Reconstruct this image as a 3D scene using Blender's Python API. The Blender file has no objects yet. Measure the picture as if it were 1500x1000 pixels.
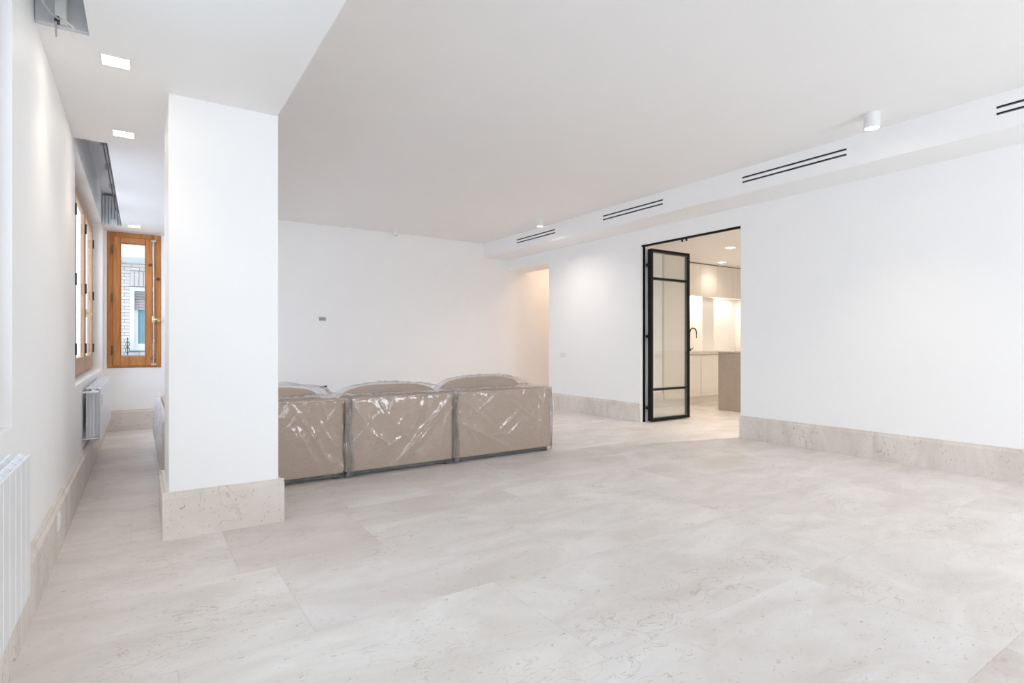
import bpy, bmesh, math, random
from mathutils import Vector, Matrix, noise
random.seed(7)
S = bpy.context.scene
COL = S.collection
PI = math.pi

# ------------------------------------------------------------------ camera
H = 1.10
YAW = math.radians(33.8)
cam = bpy.data.cameras.new('camera'); camo = bpy.data.objects.new('camera', cam); COL.objects.link(camo)
camo.location = (0, 0, H); camo.rotation_euler = (PI/2, 0, -YAW)
cam.sensor_width = 36; cam.lens = 810/1500*36; cam.shift_y = 0.002
cam.clip_start = .02; cam.clip_end = 200
S.camera = camo

# ------------------------------------------------------------------ world, exposure
S.view_settings.view_transform = 'Standard'; S.view_settings.look = 'None'
S.view_settings.gamma = 1; S.view_settings.use_curve_mapping = False
S.view_settings.exposure = 1.55
w = bpy.data.worlds.new('sky'); S.world = w; w.use_nodes = True
bg = w.node_tree.nodes['Background']; bg.inputs[0].default_value = (.82, .90, 1, 1); bg.inputs[1].default_value = .55
S.cycles.max_bounces = 14; S.cycles.diffuse_bounces = 8; S.cycles.transparent_max_bounces = 16
S.cycles.glossy_bounces = 4; S.cycles.transmission_bounces = 6
S.cycles.caustics_reflective = False; S.cycles.caustics_refractive = False
S.cycles.sample_clamp_indirect = 6
try:
    S.cycles.use_denoising = True; S.cycles.denoiser = 'OPENIMAGEDENOISE'
except Exception: pass

def area(name, loc, rot, sx, sy, power, col, spread=PI):
    l = bpy.data.lights.new(name, 'AREA'); l.shape = 'RECTANGLE'; l.size = sx; l.size_y = sy
    l.energy = power; l.color = col; l.spread = spread
    o = bpy.data.objects.new(name, l); COL.objects.link(o); o.location = loc; o.rotation_euler = rot
    return o
def spot(name, loc, power, col, size=80, blend=.8, rad=.04, rot=(0, 0, 0)):
    l = bpy.data.lights.new(name, 'SPOT'); l.energy = power; l.color = col
    l.spot_size = math.radians(size); l.spot_blend = blend; l.shadow_soft_size = rad
    o = bpy.data.objects.new(name, l); COL.objects.link(o); o.location = loc; o.rotation_euler = rot
    return o
WARM = (1, .82, .64)
DAY = (.86, .91, 1.0)
# daylight outside the windows of the room (rear wall and left wall)
area('daylight', (.8, -2.35, 1.75), (PI/2-.25, 0, 0), 2.2, 2.3, 20, DAY)
area('daylight', (4.15, -2.35, 1.75), (PI/2-.2, 0, 0), 1.9, 2.3, 55, DAY)
area('daylight', (-1.0, 1.75, 1.95), (PI/2-.4, 0, -PI/2), 1.7, 1.6, 11, (.60, .78, 1))
area('daylight', (-1.1, 6.6, 2.05), (PI/2-.45, 0, -PI/2), 2.8, 1.6, 25, (.70, .78, 1))

# ------------------------------------------------------------------ materials
MATS = {}
def base(name, col, rough=.5, metal=0, spec=.5):
    m = bpy.data.materials.new(name); m.use_nodes = True
    b = m.node_tree.nodes['Principled BSDF']
    b.inputs['Base Color'].default_value = (*col, 1); b.inputs['Roughness'].default_value = rough
    b.inputs['Metallic'].default_value = metal; b.inputs['Specular IOR Level'].default_value = spec
    MATS[name] = m
    return m, m.node_tree, b
def N(nt, t, **kw):
    n = nt.nodes.new(t)
    for k, v in kw.items(): setattr(n, k, v)
    return n
def noise_bump(nt, b, scale, strength, dist=.001, detail=3):
    tc = N(nt, 'ShaderNodeTexCoord'); nz = N(nt, 'ShaderNodeTexNoise')
    nz.inputs['Scale'].default_value = scale; nz.inputs['Detail'].default_value = detail
    bp = N(nt, 'ShaderNodeBump'); bp.inputs['Strength'].default_value = strength; bp.inputs['Distance'].default_value = dist
    nt.links.new(tc.outputs['Object'], nz.inputs['Vector']); nt.links.new(nz.outputs['Fac'], bp.inputs['Height'])
    nt.links.new(bp.outputs['Normal'], b.inputs['Normal'])
    return nz
def tinted(name, c0, c1, scale, rough=.5, bump=.1, dist=.001, metal=0, detail=4, spec=.5):
    m, nt, b = base(name, c0, rough, metal, spec)
    nz = noise_bump(nt, b, scale, bump, dist, detail)
    r = N(nt, 'ShaderNodeValToRGB'); r.color_ramp.elements[0].position = .35; r.color_ramp.elements[1].position = .65
    r.color_ramp.elements[0].color = (*c0, 1); r.color_ramp.elements[1].color = (*c1, 1)
    nt.links.new(nz.outputs['Fac'], r.inputs['Fac']); nt.links.new(r.outputs['Color'], b.inputs['Base Color'])
    return m
paint = tinted('wall_paint', (.925, .925, .925), (.935, .935, .93), 3, .55, .05, .0006, spec=.3)
ceil_paint = tinted('ceiling_paint', (.89, .885, .88), (.90, .895, .89), 2, .7, .04, .0006, spec=.2)

def stone(name, c0, c1, rough, vein, spot_amt, fleck=None):
    m, nt, b = base(name, c0, rough)
    L = nt.links.new
    tc = N(nt, 'ShaderNodeTexCoord'); oi = N(nt, 'ShaderNodeObjectInfo')
    mul = N(nt, 'ShaderNodeVectorMath', operation='SCALE'); mul.inputs['Scale'].default_value = 37.0
    cx = N(nt, 'ShaderNodeCombineXYZ'); L(oi.outputs['Random'], cx.inputs[0]); L(oi.outputs['Random'], cx.inputs[2]); L(cx.outputs[0], mul.inputs[0])
    add = N(nt, 'ShaderNodeVectorMath', operation='ADD'); L(tc.outputs['Object'], add.inputs[0]); L(mul.outputs[0], add.inputs[1])
    st = N(nt, 'ShaderNodeMapping'); st.inputs['Scale'].default_value = (1, 2.0, 1); st.inputs['Rotation'].default_value = (0, 0, .35); L(add.outputs[0], st.inputs['Vector'])
    n1 = N(nt, 'ShaderNodeTexNoise'); n1.inputs['Scale'].default_value = 1.7; n1.inputs['Detail'].default_value = 9; n1.inputs['Roughness'].default_value = .62; n1.inputs['Distortion'].default_value = .7
    L(st.outputs[0], n1.inputs['Vector'])
    r1 = N(nt, 'ShaderNodeValToRGB'); r1.color_ramp.elements[0].position = .34; r1.color_ramp.elements[1].position = .68
    r1.color_ramp.elements[0].color = (*c1, 1); r1.color_ramp.elements[1].color = (*c0, 1); L(n1.outputs['Fac'], r1.inputs['Fac'])
    # veins
    n2 = N(nt, 'ShaderNodeTexNoise'); n2.inputs['Scale'].default_value = 4.2; n2.inputs['Detail'].default_value = 6; n2.inputs['Distortion'].default_value = 1.6
    L(st.outputs[0], n2.inputs['Vector'])
    r2 = N(nt, 'ShaderNodeValToRGB'); e = r2.color_ramp.elements
    e[0].position = .485; e[0].color = (0, 0, 0, 1); e[1].position = .50; e[1].color = (1, 1, 1, 1)
    x = e.new(.515); x.color = (0, 0, 0, 1)
    L(n2.outputs['Fac'], r2.inputs['Fac'])
    n4 = N(nt, 'ShaderNodeTexNoise'); n4.inputs['Scale'].default_value = 2.1; L(add.outputs[0], n4.inputs['Vector'])
    r4 = N(nt, 'ShaderNodeValToRGB'); r4.color_ramp.elements[0].position = .52; r4.color_ramp.elements[1].position = .66; L(n4.outputs['Fac'], r4.inputs['Fac'])
    mv = N(nt, 'ShaderNodeMath', operation='MULTIPLY'); L(r2.outputs['Color'], mv.inputs[0]); L(r4.outputs['Color'], mv.inputs[1])
    mv2 = N(nt, 'ShaderNodeMath', operation='MULTIPLY'); mv2.inputs[1].default_value = vein; L(mv.outputs[0], mv2.inputs[0])
    mx = N(nt, 'ShaderNodeMixRGB'); mx.inputs['Color2'].default_value = (c1[0]*.68, c1[1]*.60, c1[2]*.54, 1)
    L(mv2.outputs[0], mx.inputs['Fac']); L(r1.outputs['Color'], mx.inputs['Color1'])
    # small fossil flecks
    n3 = N(nt, 'ShaderNodeTexNoise'); n3.inputs['Scale'].default_value = 34; n3.inputs['Detail'].default_value = 4; n3.inputs['Distortion'].default_value = 1.2; L(st.outputs[0], n3.inputs['Vector'])
    r3 = N(nt, 'ShaderNodeValToRGB'); r3.color_ramp.elements[0].position = .64; r3.color_ramp.elements[1].position = .70; L(n3.outputs['Fac'], r3.inputs['Fac'])
    m3 = N(nt, 'ShaderNodeMath', operation='MULTIPLY'); m3.inputs[1].default_value = spot_amt; L(r3.outputs['Color'], m3.inputs[0])
    mx3 = N(nt, 'ShaderNodeMixRGB'); mx3.inputs['Color2'].default_value = (*fleck, 1) if fleck else (c1[0]*.66, c1[1]*.56, c1[2]*.48, 1)
    L(m3.outputs[0], mx3.inputs['Fac']); L(mx.outputs[0], mx3.inputs['Color1'])
    # object colour multiplies (tile to tile difference)
    mo = N(nt, 'ShaderNodeMixRGB', blend_type='MULTIPLY'); mo.inputs['Fac'].default_value = 1
    L(mx3.outputs[0], mo.inputs['Color1']); L(oi.outputs['Color'], mo.inputs['Color2'])
    L(mo.outputs[0], b.inputs['Base Color'])
    bp = N(nt, 'ShaderNodeBump'); bp.inputs['Strength'].default_value = .12; bp.inputs['Distance'].default_value = .001
    L(n3.outputs['Fac'], bp.inputs['Height']); L(bp.outputs['Normal'], b.inputs['Normal'])
    return m
floor_m = stone('floor_limestone', (.80, .765, .735), (.655, .605, .56), .5, .7, .6)
skirt_m = stone('skirting_limestone', (.82, .775, .73), (.67, .605, .545), .5, 1.0, .85)
island_m = stone('island_stone', (.50, .43, .37), (.42, .36, .31), .35, .2, .8, (.72, .66, .58))
grout = tinted('grout', (.66, .63, .60), (.62, .59, .56), 20, .8)
white_metal = tinted('radiator_enamel', (.80, .81, .83), (.82, .83, .85), 4, .28, .02)
white_plastic = tinted('white_plastic', (.82, .82, .81), (.84, .84, .83), 6, .35, .02)
lamp_body = tinted('white_lamp_metal', (.80, .80, .80), (.82, .82, .82), 6, .5, .02)
black_steel = tinted('black_steel', (.006, .006, .007), (.010, .010, .011), 40, .5, .08, spec=.2)
dark_slot = tinted('vent_and_shade_black', (.012, .014, .016), (.02, .022, .025), 30, .6, .05)  # vent interiors, and the painted shade above the upper cabinets
vent_grey = tinted('vent_grey_metal', (.20, .23, .25), (.24, .27, .29), 30, .4, .03, metal=.5)
grey_metal = tinted('galvanised_metal', (.64, .66, .69), (.70, .72, .75), 8, .42, .05, metal=.25)
hinge_m = tinted('aged_hinge_metal', (.16, .10, .06), (.22, .15, .10), 30, .4, .05, metal=.6)
chrome = tinted('worn_chrome', (.55, .54, .52), (.65, .64, .62), 12, .28, .04, metal=1)
brass = tinted('brass', (.75, .60, .32), (.82, .68, .40), 12, .28, .04, metal=1)
iron_dark = tinted('dark_iron', (.03, .03, .03), (.05, .05, .05), 20, .5)
lacquer = tinted('cream_lacquer', (.80, .77, .72), (.81, .78, .73), 2, .35, .02)
worktop_m = tinted('worktop_stone', (.68, .62, .55), (.74, .69, .62), 12, .3, .03)
boxgrey = tinted('socket_box_grey', (.34, .35, .32), (.42, .43, .40), 25, .6)
black_plastic = tinted('black_plastic', (.012, .012, .013), (.02, .02, .02), 20, .5)
cable_m = tinted('grey_cable', (.42, .42, .42), (.48, .48, .48), 20, .5)
facade_white = tinted('facade_render', (.80, .80, .80), (.84, .84, .84), 3, .8)
brick_m = tinted('pale_brick', (.70, .66, .64), (.80, .77, .75), 2.5, .85, .2)
mortar_m = tinted('brick_mortar', (.46, .44, .43), (.52, .50, .49), 14, .9)
teal_glass = tinted('teal_curtained_glass', (.12, .30, .38), (.17, .36, .44), 1.5, .15)
shutter_m = tinted('shutter_taupe', (.36, .32, .33), (.42, .38, .38), 6, .6)
blue_sill = tinted('blue_metal_sill', (.15, .25, .36), (.2, .3, .42), 4, .5)

def wood(name, c0, c1, ck):
    m, nt, b = base(name, c0, .38)
    L = nt.links.new
    tc = N(nt, 'ShaderNodeTexCoord'); mp = N(nt, 'ShaderNodeMapping'); mp.inputs['Scale'].default_value = (26, 26, 2.2); L(tc.outputs['Object'], mp.inputs['Vector'])
    nz = N(nt, 'ShaderNodeTexNoise'); nz.inputs['Scale'].default_value = 1.4; nz.inputs['Detail'].default_value = 6; nz.inputs['Distortion'].default_value = .6; L(mp.outputs[0], nz.inputs['Vector'])
    r = N(nt, 'ShaderNodeValToRGB'); r.color_ramp.elements[0].position = .3; r.color_ramp.elements[1].position = .7
    r.color_ramp.elements[0].color = (*c1, 1); r.color_ramp.elements[1].color = (*c0, 1); L(nz.outputs['Fac'], r.inputs['Fac'])
    vo = N(nt, 'ShaderNodeTexVoronoi'); vo.inputs['Scale'].default_value = 5.2; L(tc.outputs['Object'], vo.inputs['Vector'])
    rk = N(nt, 'ShaderNodeValToRGB'); rk.color_ramp.elements[0].position = .07; rk.color_ramp.elements[1].position = .16
    rk.color_ramp.elements[0].color = (1, 1, 1, 1); rk.color_ramp.elements[1].color = (0, 0, 0, 1); L(vo.outputs['Distance'], rk.inputs['Fac'])
    mx = N(nt, 'ShaderNodeMixRGB'); mx.inputs['Color2'].default_value = (*ck, 1); L(rk.outputs['Color'], mx.inputs['Fac']); L(r.outputs['Color'], mx.inputs['Color1'])
    L(mx.outputs[0], b.inputs['Base Color'])
    bp = N(nt, 'ShaderNodeBump'); bp.inputs['Strength'].default_value = .15; bp.inputs['Distance'].default_value = .002
    L(nz.outputs['Fac'], bp.inputs['Height']); L(bp.outputs['Normal'], b.inputs['Normal'])
    return m
pine = wood('varnished_pine', (.60, .26, .075), (.40, .15, .038), (.10, .025, .01))
pine_pale = wood('overlit_pine', (.50, .32, .20), (.38, .22, .13), (.12, .06, .03))  # pale pinkish tone: overexposure by window light put into the wood colour

def fabric(name, c0, c1):
    m, nt, b = base(name, c0, .9, spec=.2); L = nt.links.new
    tc = N(nt, 'ShaderNodeTexCoord')
    outs = []
    for sc in ((420, 420, 60), (60, 60, 420)):
        mp = N(nt, 'ShaderNodeMapping'); mp.inputs['Scale'].default_value = sc; L(tc.outputs['Object'], mp.inputs['Vector'])
        nz = N(nt, 'ShaderNodeTexNoise'); nz.inputs['Scale'].default_value = 1; nz.inputs['Detail'].default_value = 2; L(mp.outputs[0], nz.inputs['Vector']); outs.append(nz)
    ad = N(nt, 'ShaderNodeMath', operation='ADD'); L(outs[0].outputs['Fac'], ad.inputs[0]); L(outs[1].outputs['Fac'], ad.inputs[1])
    r = N(nt, 'ShaderNodeValToRGB'); r.color_ramp.elements[0].position = .38; r.color_ramp.elements[1].position = .62
    hf = N(nt, 'ShaderNodeMath', operation='MULTIPLY'); hf.inputs[1].default_value = .5; L(ad.outputs[0], hf.inputs[0]); L(hf.outputs[0], r.inputs['Fac'])
    r.color_ramp.elements[0].color = (*c1, 1); r.color_ramp.elements[1].color = (*c0, 1); L(r.outputs['Color'], b.inputs['Base Color'])
    bp = N(nt, 'ShaderNodeBump'); bp.inputs['Strength'].default_value = .4; bp.inputs['Distance'].default_value = .001; L(ad.outputs[0], bp.inputs['Height']); L(bp.outputs['Normal'], b.inputs['Normal'])
    return m
linen = fabric('beige_linen', (.58, .44, .335), (.44, .33, .25))

def glassy(name, tint, refl, rough=.02, haze=0.0, hazecol=(.8, .82, .8)):
    m = bpy.data.materials.new(name); m.use_nodes = True; nt = m.node_tree; nt.nodes.clear(); L = nt.links.new
    out = N(nt, 'ShaderNodeOutputMaterial'); tr = N(nt, 'ShaderNodeBsdfTransparent'); tr.inputs[0].default_value = (*tint, 1)
    gl = N(nt, 'ShaderNodeBsdfGlossy'); gl.inputs['Roughness'].default_value = rough
    fr = N(nt, 'ShaderNodeLayerWeight'); fr.inputs['Blend'].default_value = .5
    pw = N(nt, 'ShaderNodeMath', operation='POWER'); pw.inputs[1].default_value = 5; L(fr.outputs['Facing'], pw.inputs[0])
    sc = N(nt, 'ShaderNodeMath', operation='MULTIPLY_ADD'); sc.inputs[1].default_value = .96; sc.inputs[2].default_value = .04; L(pw.outputs[0], sc.inputs[0])
    ml = N(nt, 'ShaderNodeMath', operation='MULTIPLY'); ml.inputs[1].default_value = refl; ml.use_clamp = True; L(sc.outputs[0], ml.inputs[0])
    mx = N(nt, 'ShaderNodeMixShader'); L(ml.outputs[0], mx.inputs[0]); L(tr.outputs[0], mx.inputs[1]); L(gl.outputs[0], mx.inputs[2])
    last = mx
    if haze:
        df = N(nt, 'ShaderNodeBsdfDiffuse'); df.inputs[0].default_value = (*hazecol, 1)
        m2 = N(nt, 'ShaderNodeMixShader'); m2.inputs[0].default_value = haze; L(mx.outputs[0], m2.inputs[1]); L(df.outputs[0], m2.inputs[2]); last = m2
    L(last.outputs[0], out.inputs[0]); MATS[name] = m
    return m
glass = glassy('window_glass', (.97, .985, .98), .35)
door_glass = glassy('door_glass', (.975, .985, .985), 1.2, haze=.05, hazecol=(.75, .78, .74))
film = glassy('clear_plastic_film', (.97, .97, .975), 2.0, .11, haze=.06, hazecol=(.93, .93, .95))
film_dense = glassy('bunched_plastic_film', (.97, .97, .98), 4.5, .12, haze=.32, hazecol=(.98, .98, 1))

film_fold = glassy('folded_plastic_film', (.97, .97, .98), 4.0, .1, haze=.15, hazecol=(1, 1, 1))

def emit(name, col, s):
    m = bpy.data.materials.new(name); m.use_nodes = True; nt = m.node_tree; nt.nodes.clear()
    o = N(nt, 'ShaderNodeOutputMaterial'); e = N(nt, 'ShaderNodeEmission'); e.inputs[0].default_value = (*col, 1); e.inputs[1].default_value = s
    nt.links.new(e.outputs[0], o.inputs[0]); MATS[name] = m; return m
lamp_glow = emit('lamp_glow', (1, .90, .78), 9)
led_glow = emit('led_glow', (1, .88, .76), 3)

# ------------------------------------------------------------------ mesh helpers
def add_box(bm, a, b, bev=0, seg=1):
    vs = [bm.verts.new((x, y, z)) for z in (a[2], b[2]) for y in (a[1], b[1]) for x in (a[0], b[0])]
    fs = [bm.faces.new([vs[i] for i in q]) for q in ((0, 2, 3, 1), (4, 5, 7, 6), (0, 1, 5, 4), (2, 6, 7, 3), (0, 4, 6, 2), (1, 3, 7, 5))]
    if bev:
        es = list({e for f in fs for e in f.edges})
        bmesh.ops.bevel(bm, geom=es, offset=bev, segments=seg, affect='EDGES', profile=.5)
def add_cyl(bm, p0, p1, r, r2=None, n=20):
    p0, p1 = Vector(p0), Vector(p1); d = p1-p0
    M = Matrix.Translation((p0+p1)/2) @ d.to_track_quat('Z', 'Y').to_matrix().to_4x4()
    bmesh.ops.create_cone(bm, cap_ends=True, segments=n, radius1=r, radius2=r if r2 is None else r2, depth=d.length, matrix=M)
def add_tube(bm, pts, r, n=8):
    pts = [Vector(p) for p in pts]; rings = []
    for i, p in enumerate(pts):
        t = (pts[min(i+1, len(pts)-1)]-pts[max(i-1, 0)]).normalized()
        q = t.to_track_quat('Z', 'Y')
        rings.append([bm.verts.new(p + q @ Vector((r*math.cos(2*PI*k/n), r*math.sin(2*PI*k/n), 0))) for k in range(n)])
    for a, b in zip(rings, rings[1:]):
        for k in range(n): bm.faces.new((a[k], a[(k+1) % n], b[(k+1) % n], b[k]))
    bm.faces.new(rings[0][::-1]); bm.faces.new(rings[-1])
def add_prism(bm, prof, axis, t0, t1):
    """extrude a closed profile [(a,b)] along axis 0 (profile in y,z) or 1 (profile in x,z) or 2 (profile x,y)"""
    def P(p, t):
        return (t, p[0], p[1]) if axis == 0 else (p[0], t, p[1]) if axis == 1 else (p[0], p[1], t)
    A = [bm.verts.new(P(p, t0)) for p in prof]; B = [bm.verts.new(P(p, t1)) for p in prof]
    n = len(prof)
    for i in range(n): bm.faces.new((A[i], A[(i+1) % n], B[(i+1) % n], B[i]))
    bm.faces.new(A[::-1]); bm.faces.new(B)
def obj(name, bm, mat, parent=None, smooth=False, origin=None, kind=None):
    bmesh.ops.recalc_face_normals(bm, faces=bm.faces[:])
    me = bpy.data.meshes.new(name)
    if origin is None and bm.verts:
        xs = [v.co for v in bm.verts]
        origin = Vector(((min(v.x for v in xs)+max(v.x for v in xs))/2, (min(v.y for v in xs)+max(v.y for v in xs))/2, min(v.z for v in xs)))
    origin = Vector(origin)
    bmesh.ops.translate(bm, verts=bm.verts[:], vec=-origin)
    bm.to_mesh(me); bm.free()
    me.materials.append(mat)
    if smooth:
        for p in me.polygons: p.use_smooth = True
    o = bpy.data.objects.new(name, me); COL.objects.link(o)
    if parent:
        o.parent = parent; o.location = origin - wloc(parent)
    else: o.location = origin
    if kind: o['kind'] = kind
    return o
def wloc(o):
    l = o.location.copy()
    while o.parent: o = o.parent; l = l+o.location
    return l
def box(name, a, b, mat, parent=None, bev=0, seg=1, kind=None, label=None):
    bm = bmesh.new(); add_box(bm, a, b, bev, seg)
    o = obj(name, bm, mat, parent, smooth=False, kind=kind)
    if label: o['label'] = label
    return o
def boxes(name, lst, mat, parent=None, kind=None, bev=0):
    bm = bmesh.new()
    for a, b in lst: add_box(bm, a, b, bev)
    return obj(name, bm, mat, parent, kind=kind)
def thing(name, label, cat, loc, group=None, kind=None):
    o = bpy.data.objects.new(name, None); COL.objects.link(o); o.location = loc; o.empty_display_size = .1
    if label: o['label'] = label
    if cat: o['category'] = cat
    if group: o['group'] = group
    if kind: o['kind'] = kind
    return o
def tag(o, label, cat, group=None):
    o['label'] = label; o['category'] = cat
    if group: o['group'] = group
    return o
def dup(root, loc, label, group=None):
    def rec(o, par):
        c = o.copy(); COL.objects.link(c); c.parent = par
        for ch in [x for x in bpy.data.objects if x.parent == o]: rec(ch, c)
        return c
    r = rec(root, None); r.location = loc; r['label'] = label
    if group: r['group'] = group
    return r
def auto_smooth(o, ang=35):
    for p in o.data.polygons: p.use_smooth = True
    bm = bmesh.new(); bm.from_mesh(o.data)
    for e in bm.edges:
        if len(e.link_faces) == 2 and e.calc_face_angle(0) > math.radians(ang): e.smooth = False
    bm.to_mesh(o.data); bm.free()
    return o
def zframe(name, x0, x1, z0, z1, y0, y1, t, mat, parent, bev=.004, b=None):
    """rectangular frame in the XZ plane"""
    b = t if b is None else b
    bm = bmesh.new()
    add_box(bm, (x0, y0, z0), (x0+t, y1, z1), bev); add_box(bm, (x1-t, y0, z0), (x1, y1, z1), bev)
    add_box(bm, (x0+t, y0, z1-t), (x1-t, y1, z1), bev); add_box(bm, (x0+t, y0, z0), (x1-t, y1, z0+b), bev)
    return obj(name, bm, mat, parent)

# ------------------------------------------------------------------ room shell
XL, XR, YB, YE, YF = -.39, 5.80, 8.83, 8.54, -1.8
ZL, ZC, ZS = 2.51, 2.953, 2.686          # low ceiling, main ceiling, duct soffit
TX = .30                                  # outer wall thickness
# left wall with two window niches
N1 = (.85, 2.67); N2 = (4.94, 8.14); SZ = .80
boxes('wall_left', [((XL-TX, YF, 0), (XL, N1[0], ZC)), ((XL-TX, N1[1], 0), (XL, N2[0], ZC)), ((XL-TX, N2[1], 0), (XL, YE, ZC)),
    ((XL-TX, N1[0], 0), (XL, N1[1], SZ)), ((XL-TX, N2[0], 0), (XL, N2[1], SZ)),
    ((XL-TX, N1[0], ZL), (XL, N1[1], ZC)), ((XL-TX, N2[0], ZL), (XL, N2[1], ZC))], paint, kind='structure')
# end wall with the narrow pine window, and the back wall of the living room
WX = (-.362, .212)
boxes('wall_end', [((XL-TX, YE, 0), (WX[0], YE+.30, ZC)), ((WX[1], YE, 0), (.9, YE+.30, ZC)),
    ((WX[0], YE, 0), (WX[1], YE+.30, .79)), ((WX[0], YE, 2.505), (WX[1], YE+.30, ZC))], paint, kind='structure')
box('wall_back', (.9, YB, 0), (8.2, YB+.15, ZC), paint, kind='structure')
# right wall: door opening and the passage opening at the far end
D0, D1, DZ, PX = 3.875, 5.43, 2.475, 7.53
boxes('wall_right', [((XR, YF, 0), (XR+.15, D0, ZC)), ((XR, D0, DZ), (XR+.15, D1, ZC)), ((XR, D1, 0), (XR+.15, PX-.15, ZC)),
    ((XR, PX-.15, 0), (XR+.46, PX, ZC)), ((XR, PX, 2.485), (XR+.46, YB, ZC))], paint, kind='structure')
boxes('wall_rear', [((XL-TX, YF-.25, 0), (-.2, YF, ZC)), ((1.8, YF-.25, 0), (3.3, YF, ZC)), ((5.0, YF-.25, 0), (XR+.15, YF, ZC)),
    ((-.2, YF-.25, 2.5), (1.8, YF, ZC)), ((3.3, YF-.25, 2.5), (5.0, YF, ZC)), ((-.2, YF-.25, 0), (1.8, YF, .3)), ((3.3, YF-.25, 0), (5.0, YF, .3))], paint, kind='structure')
# ceilings
box('ceiling', (XL-TX, YF-.25, ZC), (10.9, YB+.15, ZC+.15), ceil_paint, kind='structure')
SL1 = (-1.2, 3.19); SL2 = (4.82, 8.1); SX = -.20
boxes('ceiling_low', [((SX, YF, ZL), (.70, YE, ZC-.002)), ((XL, YF, ZL), (SX, SL1[0], ZC-.002)), ((XL, SL1[1], ZL), (SX, SL2[0], ZC-.002)), ((XL, SL2[1], ZL), (SX, YE, ZC-.002)),
    ((XL, SL1[0], 2.86), (SX, SL1[1], ZC-.002)), ((XL, SL2[0], 2.86), (SX, SL2[1], ZC-.002))], ceil_paint, kind='structure')
# air duct boxing along the right wall, with recessed slots cut as gaps
DX = 5.285
vents = [(6.705, 7.75), (4.585, 5.64), (2.468, 3.51), (.37, 1.415)]
vz = [(2.797, 2.815), (2.845, 2.863)]
bm = bmesh.new()
add_box(bm, (DX+.06, YF, ZS), (XR, YB, ZC))
add_box(bm, (DX, YF, ZS), (DX+.06, YB, vz[0][0])); add_box(bm, (DX, YF, vz[1][1]), (DX+.06, YB, ZC))
ys = [YF]+[v for p in sorted(vents) for v in p]+[YB]
for a, b in zip(ys[::2], ys[1::2]): add_box(bm, (DX, a, vz[0][0]), (DX+.06, b, vz[1][1]))
for a, b in vents: add_box(bm, (DX, a, vz[0][1]), (DX+.06, b, vz[1][0]))
obj('ceiling_duct_boxing', bm, paint, kind='structure')
# column
CX0, CX1, CY0, CY1 = .125, .705, 3.665, 4.32
box('wall_column', (CX0, CY0, 0), (CX1, CY1, ZL+.01), paint, kind='structure', bev=.004)

# baseboards: stone slab with a stepped cap
BH = .262
def skirt_prof(face, sgn, t=.03):
    # face = wall plane, sgn = direction into the room
    f = lambda d: face+sgn*d
    return [(f(0), 0), (f(t), 0), (f(t), BH-.030), (f(t-.004), BH-.027), (f(t-.004), BH-.022), (f(t-.011), BH-.016), (f(t-.013), BH-.002), (f(t-.015), BH), (f(0), BH)]
def skirt(name, runs):
    root = thing(name, None, None, (0, 0, 0), kind='structure')
    for axis, face, sgn, a, b in runs:
        n = max(1, round(abs(b-a)/1.5)); s = (b-a)/n
        for i in range(n):
            bm = bmesh.new(); add_prism(bm, skirt_prof(face, sgn), axis, a+i*s+(.0007 if i else 0), a+(i+1)*s-(.0007 if i < n-1 else 0))
            o = obj('stone_slab', bm, skirt_m, root)
            v = random.uniform(.96, 1.03); o.color = (v, v, v, 1)
    return root
skirt('baseboard_left', [(1, XL, 1, YF, YE)])
skirt('baseboard_end', [(0, YE, -1, XL+.03, .9)])
skirt('baseboard_right', [(1, XR, -1, YF, D0-.002), (1, XR, -1, D1+.012, PX)])
skirt('baseboard_back', [(0, YB, -1, .9, 8.0)])
skirt('baseboard_column', [(0, CY0, -1, CX0-.03, CX1+.03), (1, CX0, -1, CY0, CY1), (1, CX1, 1, CY0, CY1), (0, CY1, 1, CX0-.03, CX1+.03)])
# the stone returns into the door jamb
bm = bmesh.new(); add_box(bm, (XR-.028, D1+.001, 0), (XR+.12, D1+.0115, BH-.004)); obj('baseboard_jamb', bm, skirt_m, kind='structure')

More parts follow.
